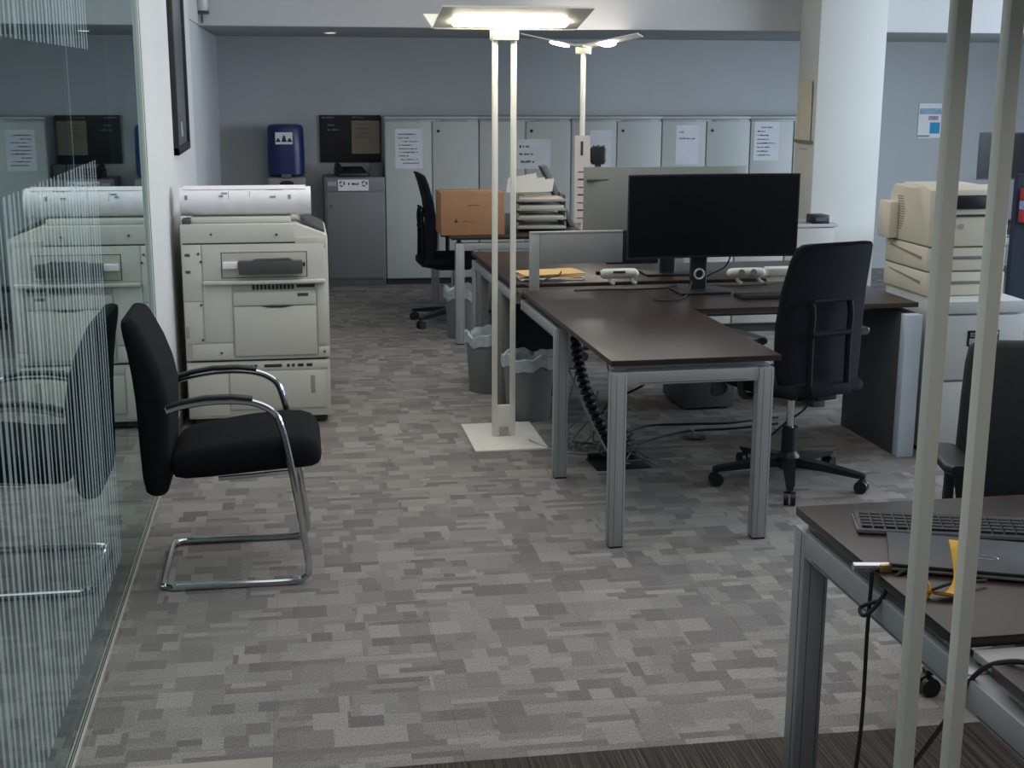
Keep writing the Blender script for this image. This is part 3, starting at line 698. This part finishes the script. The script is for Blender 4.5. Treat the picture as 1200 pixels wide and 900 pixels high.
# ------------------------------------------------------------------ under the desk
sp = thing('cable_spine', 'black vertebra cable spine dropping from the desk to the floor', 'cable spine', (0, 0, 0))
path = smoothpath([(1.25, 5.92, .70), (1.26, 5.92, .55), (1.29, 5.91, .40), (1.34, 5.89, .25), (1.41, 5.87, .10), (1.43, 5.86, .02)], 5)
v0 = None
for i, p in enumerate(path[:-1]):
    d = (path[i+1]-p).normalized(); up_ = Vector((0, 0, 1))
    if v0 is None:
        b = B(); b.loft([[(x*s, y*s, zz) for x, y in rrect(.085, .05, .02, 3)] for s, zz in ((.7, -.012), (1, -.004), (1, .006), (.7, .012))]); v0 = b.build('vertebra', BLACKP, sp); o = v0
    else: o = v0.copy(); col.objects.link(o)
    o.location = p; o.rotation_euler = d.to_track_quat('Z', 'Y').to_euler()
rnd = random.Random(11); tg = B()
for k in range(16):
    x, y = rnd.uniform(1.30, 1.55), rnd.uniform(5.95, 6.22)
    pts = [(x, y, .62 if k % 4 == 0 else rnd.uniform(.12, .3))]
    for j in range(5):
        x += rnd.uniform(-.11, .13); y += rnd.uniform(-.1, .08); x = min(max(x, 1.26), 1.72); y = min(max(y, 5.72), 6.3)
        pts.append((x, y, max(.005, (.14-.035*j)*rnd.uniform(.2, 1))))
    pts[-1] = (pts[-1][0], pts[-1][1], .005); tg.tube(smoothpath(pts, 5), rnd.choice((.0035, .0045)), 6)
tag(tg.build('cable_tangle', M('mixed_cable_rubber', '6a6764', .6, var=.5, scale=5)), 'tangle of thin cables heaped on the carpet under the desk', 'cables', kind='stuff')
cable('pale cable slanting down to the heap beside the cable spine', [(1.17, 6.0, .60), (1.24, 5.9, .40), (1.33, 5.82, .18), (1.42, 5.80, .03), (1.5, 5.80, .006)], .006, M('pale_cable', '8e8680', .6))
cable('grey cable lying on the carpet from the lamp base to the heap', [(1.10, 6.25, .016), (1.18, 6.10, .007), (1.28, 6.02, .006), (1.42, 5.98, .006)], .005, GCABLE)
cable('long black cable on the carpet towards the swivel chair', [(1.50, 6.02, .006), (1.72, 6.22, .006), (1.95, 6.34, .006), (2.2, 6.36, .006), (2.45, 6.42, .006)], .006)
cable('second black cable on the carpet beside the long one', [(1.55, 6.30, .006), (1.75, 6.47, .006), (1.98, 6.48, .006), (2.2, 6.47, .006), (2.5, 6.55, .006)], .006)
cable('black cable arching from the desk underside to the heap', [(1.90, 6.25, .66), (1.86, 6.3, .42), (1.72, 6.36, .26), (1.52, 6.34, .16), (1.42, 6.25, .02)], .006)
cable('thin black cable hanging behind the swivel chair', [(2.45, 5.98, .64), (2.46, 5.9, .40), (2.38, 5.86, .24), (2.28, 5.9, .14), (2.2, 6.0, .006)], .005)
fb_ = thing('floor_box', 'open black floor box under the cable heap', 'floor box', (1.45, 5.83, 0), R(4))
o = B(); o.box(-.13, .13, -.1, .1, 0, .006, .002); o.build('plate', BLACKP, fb_); B().box(-.12, .12, .09, .105, .006, .03, .002).build('lid', BLACKP, fb_)
fo = thing('floor_outlet', 'round black floor outlet in the carpet under the desk', 'floor outlet', (1.94, 6.23, 0))
B().lathe([(.06, 0), (.06, .005), (.045, .008)], 24).build('ring', BLACKP, fo); B().lathe([(.04, .0), (.04, .0095)], 20).build('cap', DGREY, fo)
B().tube(smoothpath([(0, 0, .008), (-.01, .0, .04), (-.03, .01, .045)]), .006, 6).build('plug_lead', GCABLE, fo)
pc = thing('computer_tower', 'grey computer tower standing on the carpet under the desk', 'computer', (2.19, 6.78, 0), R(2))
B().box(-.145, .145, 0, .38, .012, .19, .006).build('case', M('tower_grey', '55595a', .55), pc)
B().lathe([(.045, 0), (.045, .004), (.036, .004), (.036, -.002)], 22).build('fan_ring', DGREY, pc)
fr_ = pc.children[-1] if pc.children else None
ob = [q for q in bpy.data.objects if q.parent == pc and q.name.startswith('fan_ring')][0]; ob.rotation_euler = (R(90), 0, 0); ob.location = (.06, 0, .12)
for x in (-.12, .1):
    for y in (.03, .33): B().box(x, x+.02, y, y+.02, 0, .012).build('foot', BLACKP, pc)

# ------------------------------------------------------------------ bins
def make_bin(r=.135, h=.33):
    t = thing('waste_bin', '', 'bin', group='grey waste bins with clear liners')
    B().lathe([(r*.82, 0), (r*.84, .006), (r, h), (r*.97, h), (r*.8, .02), (0.001, .02)], 28, cap=False).build('bucket', BIN, t)
    b = B(); n = 36; rings = []
    for zz, rr_ in ((h-.05, 1.015), (h-.02, 1.05), (h+.012, 1.06), (h+.016, .96), (h-.03, .90), (h-.12, .88)):
        rings.append([(r*rr_*(1+.025*math.sin(5*a+zz*40)+.02*math.sin(11*a))*math.cos(a), r*rr_*(1+.025*math.sin(5*a+zz*40)+.02*math.sin(11*a))*math.sin(a), zz+.012*math.sin(4*a)+.008*math.sin(9*a)) for a in [2*math.pi*k/n for k in range(n)]])
    b.loft(rings, False); b.build('liner', LINER, t)
    return t
bn = make_bin(); b2 = copy_tree(bn); b3 = copy_tree(bn)
place(bn, (1.185, 6.765, 0), 0, 'grey waste bin with a crumpled clear liner behind the lamp base')
place(b2, (1.07, 7.43, 0), R(70), 'grey waste bin half hidden behind the left lamp pole')
place(b3, (1.13, 9.08, 0), R(140), 'grey waste bin under the far desk behind its aluminium leg')

# ================================================================== CHAIRS
def task_chair(name, label, headrest=False, fabric=NAVYF, hs=1.0):
    """swivel chair facing +y, origin on the floor below its column"""
    t = thing(name, label, 'chair', group='dark swivel chairs')
    B().lathe([(.045, .07), (.055, .085), (.05, .13), (.034, .15), (.034, .26)], 20).build('hub', BLACKP, t)
    for k in range(5):
        a = R(90+72*k); c, s = math.cos(a), math.sin(a)
        def P(r, w, zz): return (r*c-w*s, r*s+w*c, zz)
        b = B(); b.loft([[P(r, w, zt), P(r, -w, zt), P(r, -w*.8, zb), P(r, w*.8, zb)] for r, w, zt, zb in ((.03, .03, .125, .08), (.16, .026, .112, .078), (.32, .02, .088, .066), (.345, .014, .082, .066))])
        sa = b.build('base_arm', BLACKP, t)
        cs = B(); cs.cyl(P(.33, 0, .05), P(.33, 0, .075), .008, n=8)
        for w in (-.014, .014):
            cs.tube([P(.33, w-.010*(1 if w > 0 else -1)*.9, .029), P(.33, w+.010*(1 if w > 0 else -1), .029)], .029, 16)
        cs.build('caster', BLACKP, sa)
    B().cyl((0, 0, .2), (0, 0, .42), .017, n=14).build('gas_column', CHROME, t)
    B().box(-.09, .09, -.11, .12, .405, .435, .01).build('tilt_mechanism', BLACKP, t)
    rg = []
    for y, w, dz, th in ((-.235, .34, -.005, .02), (-.22, .42, 0, .05), (-.12, .48, .002, .07), (.05, .50, 0, .075), (.18, .48, -.004, .07), (.235, .43, -.016, .05), (.25, .36, -.024, .02)):
        rg.append([(px, y, .475+dz+pz) for px, pz in rrect(w, th, .03)])
    B().loft(rg).build('seat', fabric, t)
    def byc(zz): return -.215 - .16*(zz-.5) + .05*math.sin((zz-.5)*4)
    rg = []
    for zz, w in ((.475, .30), (.48, .37), (.51, .42), (.60, .45), (.75, .455), (.90, .44), (1.03, .415), (1.085, .39), (1.10, .35), (1.105, .28)):
        th = .018 if zz in (.475, 1.105) else .034
        rg.append([(px, byc(zz) + py + .055*(2*px/.46)**2, zz) for px, py in rrect(w, th, .015, 4)])
    if hs != 1: rg = [[(x, y, .475+(zz-.475)*hs) for x, y, zz in r] for r in rg]
    bk = B().loft(rg).build('backrest', fabric, t)
    fb = B()
    for s in (-1, 1):
        fb.tube(smoothpath([(s*.10, byc(zz)-.024+.02*(zz > .8), zz) for zz in (.46, .55, .70, .80, .86)], 3), .014, 8)
    fb.tube([(-.10, byc(.86)-.018, .86), (.10, byc(.86)-.018, .86)], .008, 8); fb.tube([(-.10, byc(.72)-.03, .72), (0, byc(.72)-.036, .72), (.10, byc(.72)-.03, .72)], .013, 8)
    fb.box(-.11, .11, byc(.49)-.05, byc(.49)-.015, .455, .50, .006)
    fb.build('back_frame', M('matt_navy_plastic', '10151d', .8, spec=.2), t)
    B().prism([(-.24, .43), (-.1, .40), (-.1, .435), (-.24, .475)], 'x', -.05, .05, .004).build('back_bracket', BLACKP, t)
    for s in (-1, 1):
        su = B(); su.tube(smoothpath([(s*.14, .0, .42), (s*.25, .0, .425), (s*.275, .0, .48), (s*.275, .0, .678)], 4), .016, 8)
        ar = B().loft([[(s*.275+px, y, .688+pz) for px, pz in rrect(w, .03, .012)] for y, w in ((-.13, .05), (-.12, .08), (.0, .09), (.10, .085), (.125, .05))]).build('armrest', BLACKP, t)
        su.build('arm_post', BLACKP, ar)
    if headrest:
        B().loft([[(px+.16, byc(1.1)-.02+py, zz) for px, py in rrect(w, .035, .015)] for zz, w in ((1.22, .08), (1.235, .10), (1.32, .105), (1.335, .08))]).build('headrest', BLACKP, t)
        B().box(.14, .18, byc(1.1)-.03, byc(1.1)-.01, 1.0, 1.24, .004).build('headrest_post', BLACKP, t)
    return t
ch1 = task_chair('office_chair', '')
ch2 = copy_tree(ch1); ch4 = task_chair('office_chair', '', False, M('charcoal_chair_fabric', '24262a', .9, var=.15, scale=60, bump=.2, bscale=500), .82)
place(ch1, (2.13, 5.43, 0), R(17), 'dark blue-black swivel chair seen from behind in the crook of the L-shaped desk')
place(ch2, (1.12, 9.62, 0), R(-88), 'black swivel chair in profile beside the cardboard box')
place(ch4, (2.11, 3.37, 0), R(165), 'dark swivel chair at the right edge behind the near laptop')
ch3 = task_chair('office_chair', 'black swivel chair with a headrest just showing above the silver monitor', True)
place(ch3, (2.10, 8.26, 0), R(178))

# visitor chair, facing +x beside the glass
vc = thing('visitor_chair', 'black upholstered cantilever armchair with chrome tube frame beside the glass wall', 'chair', (0, 4.75, 0))
N_, F_ = -.24, .25
def side(y, s):
    return smoothpath([(-.47, y, .0125), (-.25, y, .0125), (-.06, y, .0125), (-.012, y, .028), (.002, y, .07), (-.02, y, .25), (-.055, y, .48), (-.078, y, .585), (-.10, y, .632), (-.15, y, .664), (-.22, y, .678), (-.32, y, .678), (-.41, y, .665), (-.46, y, .65)], 5)
fr = B(); fr.tube(side(N_, 0), .0125, 10); fr.tube(side(F_, 0), .0125, 10)
bp_ = smoothpath([(-.46, N_, .0125), (-.49, N_+.015, .0125), (-.505, N_+.06, .0125), (-.505, F_-.06, .0125), (-.49, F_-.015, .0125), (-.46, F_, .0125)], 5)
fr.tube(bp_, .0125, 10); fr.tube([(-.04, N_, .40), (-.04, F_, .40)], .011, 8); fr.tube([(-.30, N_+.06, .385), (-.04, N_+.06, .40)], .009, 8); fr.tube([(-.30, F_-.06, .385), (-.04, F_-.06, .40)], .009, 8)
fr.build('tube_frame', CHROME, vc)
rg = []
for x, zc, th, w in ((-.462, .432, .015, .30), (-.458, .433, .045, .38), (-.445, .435, .078, .425), (-.41, .440, .10, .45), (-.33, .45, .112, .465), (-.2, .464, .118, .475), (-.08, .474, .12, .475), (-.01, .474, .118, .465), (.025, .470, .105, .45), (.045, .465, .08, .425), (.056, .460, .045, .38), (.060, .458, .015, .30)):
    rg.append([(x, py+.005, zc+pz) for py, pz in rrect(w, th, .055, 6)])
B().loft(rg).build('seat', BLACKF, vc)
rg = []
for xx, zz, th, w in ((-.512, .325, .02, .30), (-.512, .33, .05, .36), (-.512, .345, .075, .41), (-.512, .40, .092, .435), (-.511, .50, .10, .45), (-.509, .60, .108, .46), (-.510, .68, .112, .465), (-.521, .76, .104, .462), (-.540, .84, .088, .452), (-.560, .90, .072, .438), (-.571, .935, .06, .415), (-.577, .952, .045, .385), (-.580, .96, .02, .32)):
    rg.append([(xx+px, py+.005, zz) for px, py in rrect(th, w, .04, 6)])
B().loft(rg).build('backrest', BLACKF, vc)
for y in (N_, F_):
    b = B(); b.loft([[(x, y+py, z_+pz) for py, pz in rrect(.034, .016, .007)] for x, z_ in ((-.17, .684), (-.24, .693), (-.33, .692), (-.41, .679), (-.46, .664))]); b.build('arm_pad', BLACKP, vc)

# ================================================================== PRINTER, FILING CABINET, CREDENZA, FAR RIGHT
fc = thing('filing_cabinet', 'white two-drawer filing cabinet at the end of the desk, printer on it', 'cabinet', (2.945, 5.68, 0))
B().box(0, .42, .02, .62, .02, .755, .004).build('body', FILING, fc)
B().box(.01, .41, .03, .6, 0, .02).build('plinth', SEAM, fc)
B().box(-.003, .423, .0, .02, .70, .757, .003).build('top_rail', FILING, fc); B().box(.0, .42, .004, .02, .03, .055, .002).build('bottom_rail', FILING, fc)
for z0 in (.385, .068):
    d = B().box(.004, .416, .0, .02, z0, z0+.305, .004).build('drawer', FILING, fc)
    h = B(); h.box(.13, .29, -.003, .001, z0+.16, z0+.235, .002); hh = h.build('handle_recess', BLACKP, d)
    B().box(.14, .28, -.012, .0, z0+.205, z0+.226, .004).build('chrome_grip', CHROME, d)
    B().box(.14, .28, -.005, -.002, z0+.168, z0+.198, .002).build('label_window', M('label_window', 'a9aeb2', .3), d)
pr = thing('laser_printer', 'ivory laser printer with two paper trays on the filing cabinet', 'printer', (2.935, 5.85, .757), R(.5))
prof = [(0, .235), (.02, .50), (.10, .52), (.17, .49), (.40, .505), (.44, .46), (.47, .235)]
B().prism([(y, z_) for y, z_ in prof], 'x', 0, .40, .008).build('body', PRN, pr)
for k, (a, b) in enumerate(((0, .112), (.118, .230))):
    c = B().box(.0, .40, .008*k, .46, a, b, .006).build('paper_tray', PRN, pr)
    B().prism([(.06, a+.05), (.40, a+.085), (.40, a+.09), (.06, a+.065)], 'x', -.002, .002).build('side_grip', M('grip_shade', '8a8372', .6), c)
    B().box(.08, .32, -.004+.008*k, .003+.008*k, a+.055, a+.07, .003).build('pull', M('pull_grey', '6d7276', .6), c)
    B().box(.004, .396, .006, .452, b, b+.006).build('tray_gap', M('tray_gap_shade', '6b675c', .7), pr)
B().box(.10, .30, -.003, .03, .41, .475, .012).build('display', BLACKP, pr)
B().box(.02, .38, .004, .012, .375, .385).build('output_slot', SEAM, pr)
B().lathe([(.012, 0), (.012, .004)], 14).build('emblem', ALU, pr)
eb = [q for q in bpy.data.objects if q.parent == pr and q.name.startswith('emblem')][0]; eb.location = (.16, .004, .33); eb.rotation_euler = (R(90), 0, 0)
for k in range(14):
    a = .05*math.sin(math.pi*(k+.5)/14)
    B().box(-.0015, .002, .30-a*.6, .30+.05*1, .29+.012*k, .295+.012*k).build('vent_slat', M('grip_shade', '8a8372', .6), pr)
B().box(-.05, .0, .33, .46, .24, .42, .008).build('rear_cover', PRN, pr)
B().box(.05, .34, .20, .40, .49, .512, .004).build('top_tray', PRN, pr)

cr = thing('credenza', 'low pale grey credenza behind the desks, black box on its corner', 'cabinet', (2.66, 8.95, 0))
B().box(0, 1.12, .02, .36, .06, .745, .004).build('carcass', M('credenza_grey', '9a9b99', .5, var=.02), cr)
B().box(.02, 1.10, .04, .34, 0, .06).build('plinth', SEAM, cr); B().box(-.01, 1.13, -.005, .365, .745, .768, .003).build('top_board', M('credenza_grey', '9a9b99', .5), cr)
for k in range(3): B().box(.006+.37*k, .364+.37*k, .0, .02, .07, .74, .003).build('door', M('credenza_door', 'a6a6a2', .5, var=.02), cr)
bk = thing('black_box', 'small black box on the corner of the credenza by the column', 'box', (3.67, 9.05, .768))
B().box(-.06, .06, -.09, .05, -.0, .06, .004).build('case', BLACKP, bk); B().box(-.04, .04, -.0915, -.09, .02, .045).build('front', DGREY, bk)

# far right: another desk with monitor, cushion chair, red folder
rd = thing('desk', 'desk beyond the printer at the right edge, dark monitor on it', 'desk', (4.80, 8.6, 0), 0, 'dark-topped desks with aluminium legs')
top(rd, 'table_top', 0, 1.6, 0, .8); leg(rd, .01, .01); leg(rd, 1.53, .01); leg(rd, .01, .73); leg(rd, 1.53, .73); beam_u(rd, .07, 1.53, .015)
m5, _ = monitor('monitor', 'dark monitor between the lamp poles at the right edge', (5.33, 9.05, .737), R(-8), .86, .34, .32, M('slate_plastic', '2c323c', .5), 0)
rs = thing('desk_divider', 'navy fabric divider at the right edge beyond the second lamp pole', 'divider', (4.02, 7.0, 0), R(4))
B().box(0, .9, 0, .04, .32, 1.25, .006).build('fabric', M('navy_divider', '2b3446', .9, bump=.2, bscale=400), rs)
for x in (.05, .8): B().box(x, x+.04, 0, .04, 0, .33, .003).build('leg', ALU, rs)
rf = thing('red_folder_tray', 'red and blue folders in a wall pocket on the navy divider', 'folders', (4.02, 6.985, .98), R(4))
B().box(.01, .3, -.05, -.002, 0, .07, .004).build('red_folder', M('red_card', 'a8343a', .7), rf); B().box(.01, .3, -.045, -.002, .071, .12, .004).build('white_folder', M('blue_white_card', '8fa3c4', .7, var=.3, scale=40), rf); B().box(.01, .3, -.04, -.002, .121, .19, .004).build('red_folder', M('red_card', 'a8343a', .7), rf)

# ================================================================== NEAR DESK AT THE LOWER RIGHT
d4 = thing('desk', 'nearest dark desk at the lower right, laptop and keyboard on it', 'desk', (1.192, 2.15, 0), R(.6), 'dark-topped desks with aluminium legs')
top(d4, 'table_top', 0, 1.6, 0, .80)
leg(d4, .0, .735, s=.066); beam_v(d4, .0, -.055, .735, .628, .69, .062); beam_v(d4, .02, .03, .77, .69, .714, .03)
leg(d4, 1.53, .735); leg(d4, 1.53, .02); beam_u(d4, .064, 1.53, .74)
B().box(.03, 1.57, -.105, -.01, .70, .716, .002).build('cable_cover', M('pale_cable_cover', '9d9c99', .5), d4)
d5 = thing('desk', 'dark desk corner at the very bottom right', 'desk', (1.205, 1.22, 0), R(.6), 'dark-topped desks with aluminium legs')
top(d5, 'table_top', 0, 1.6, 0, .81); leg(d5, -.013, .02, s=.066); beam_v(d5, -.013, .086, .87, .628, .69, .062); beam_v(d5, .02, .03, .78, .69, .714, .03); leg(d5, 1.53, .74); leg(d5, 1.53, .02)
SIL = M('keyboard_silver_edge', '9c9ea0', .3, .6)
keyboard('black keyboard with a silver edge above the closed laptop', (1.478, 2.725, .737), R(-17), .44, .11, 5, 16, .008, SIL)
lp = thing('laptop', 'closed dark grey laptop on the nearest desk', 'laptop', (1.416, 2.521, .737), R(-23))
B().box(-.175, .175, -.105, .105, .004, .012, .003).build('base', SIL, lp); ld = B().box(-.175, .175, -.105, .105, .0125, .021, .003).build('lid', LAPTOP, lp)
lg = B(); lg.tube([(.03+.022*math.cos(a), -.02+.012*math.sin(a), .0212) for a in [2*math.pi*k/16 for k in range(16)]], .0015, 4, True); lg.build('emblem', M('emblem_grey', '77797d', .3, .5), ld)
for x in (-.15, .15):
    for y in (-.085, .085): B().cyl((x, y, 0), (x, y, .0045), .008, n=8).build('foot', BLACKP, lp)
ck = thing('cable_lock', 'silver cable lock over the desk edge with its black cord hanging down', 'cable lock', (1.19, 2.50, .737))
B().cyl((-.048, .012, .010), (.028, .0, .010), .0095, n=14).build('lock_barrel', CHROME, ck)
B().box(.005, .03, -.011, .011, -.0, .018, .003).build('lock_head', M('brass_lock', 'b6a06a', .3, .8), ck)
B().tube(smoothpath([(-.012, -.006, .002), (-.014, -.008, -.06), (-.016, -.01, -.14), (-.02, -.02, -.35), (-.04, -.03, -.55), (-.06, -.04, -.73)]), .0045, 8).build('cord', CABLE, ck)
B().tube(smoothpath([(.06, -.02, .006), (.03, -.03, -.002), (-.01, -.035, -.06), (-.035, -.03, -.085), (-.035, -.01, -.075), (-.01, -.03, -.055), (.01, -.035, -.05)]), .0045, 8).build('cord_loop', CABLE, ck)
ys = thing('yellow_strap', 'yellow strap curled on the desk in front of the laptop', 'strap', (1.285, 2.355, .737), R(10)); ys.scale = (1.35, 1.35, 1.35)
b = B(); P_ = smoothpath([(-.05, .01, .006), (-.035, -.012, .010), (-.005, -.014, .004), (.02, .0, .02), (.035, .03, .05), (.045, .05, .06)], 4)
b.loft([[(p.x-.011, p.y+.008, p.z), (p.x+.011, p.y-.008, p.z), (p.x+.011, p.y-.008, p.z+.004), (p.x-.011, p.y+.008, p.z+.004)] for p in P_]); b.build('strap', YEL, ys)
B().tube([(-.05+.012*math.cos(a), .005+.006*math.sin(a), .014+.012*math.sin(a)) for a in [2*math.pi*k/12 for k in range(12)]], .005, 8, True).build('knot', M('amber_knot', 'b98328', .5), ys)
cable('black cord running through the yellow strap to the laptop', [(1.24, 2.35, .752), (1.30, 2.37, .757), (1.34, 2.38, .752), (1.38, 2.39, .748)], .0035)
cable('black cord from the bottom right desk corner down to the dark carpet', [(1.30, 1.98, .745), (1.235, 2.03, .742), (1.19, 2.07, .70), (1.17, 2.15, .55), (1.16, 2.4, .2), (1.14, 2.5, .006)], .005)
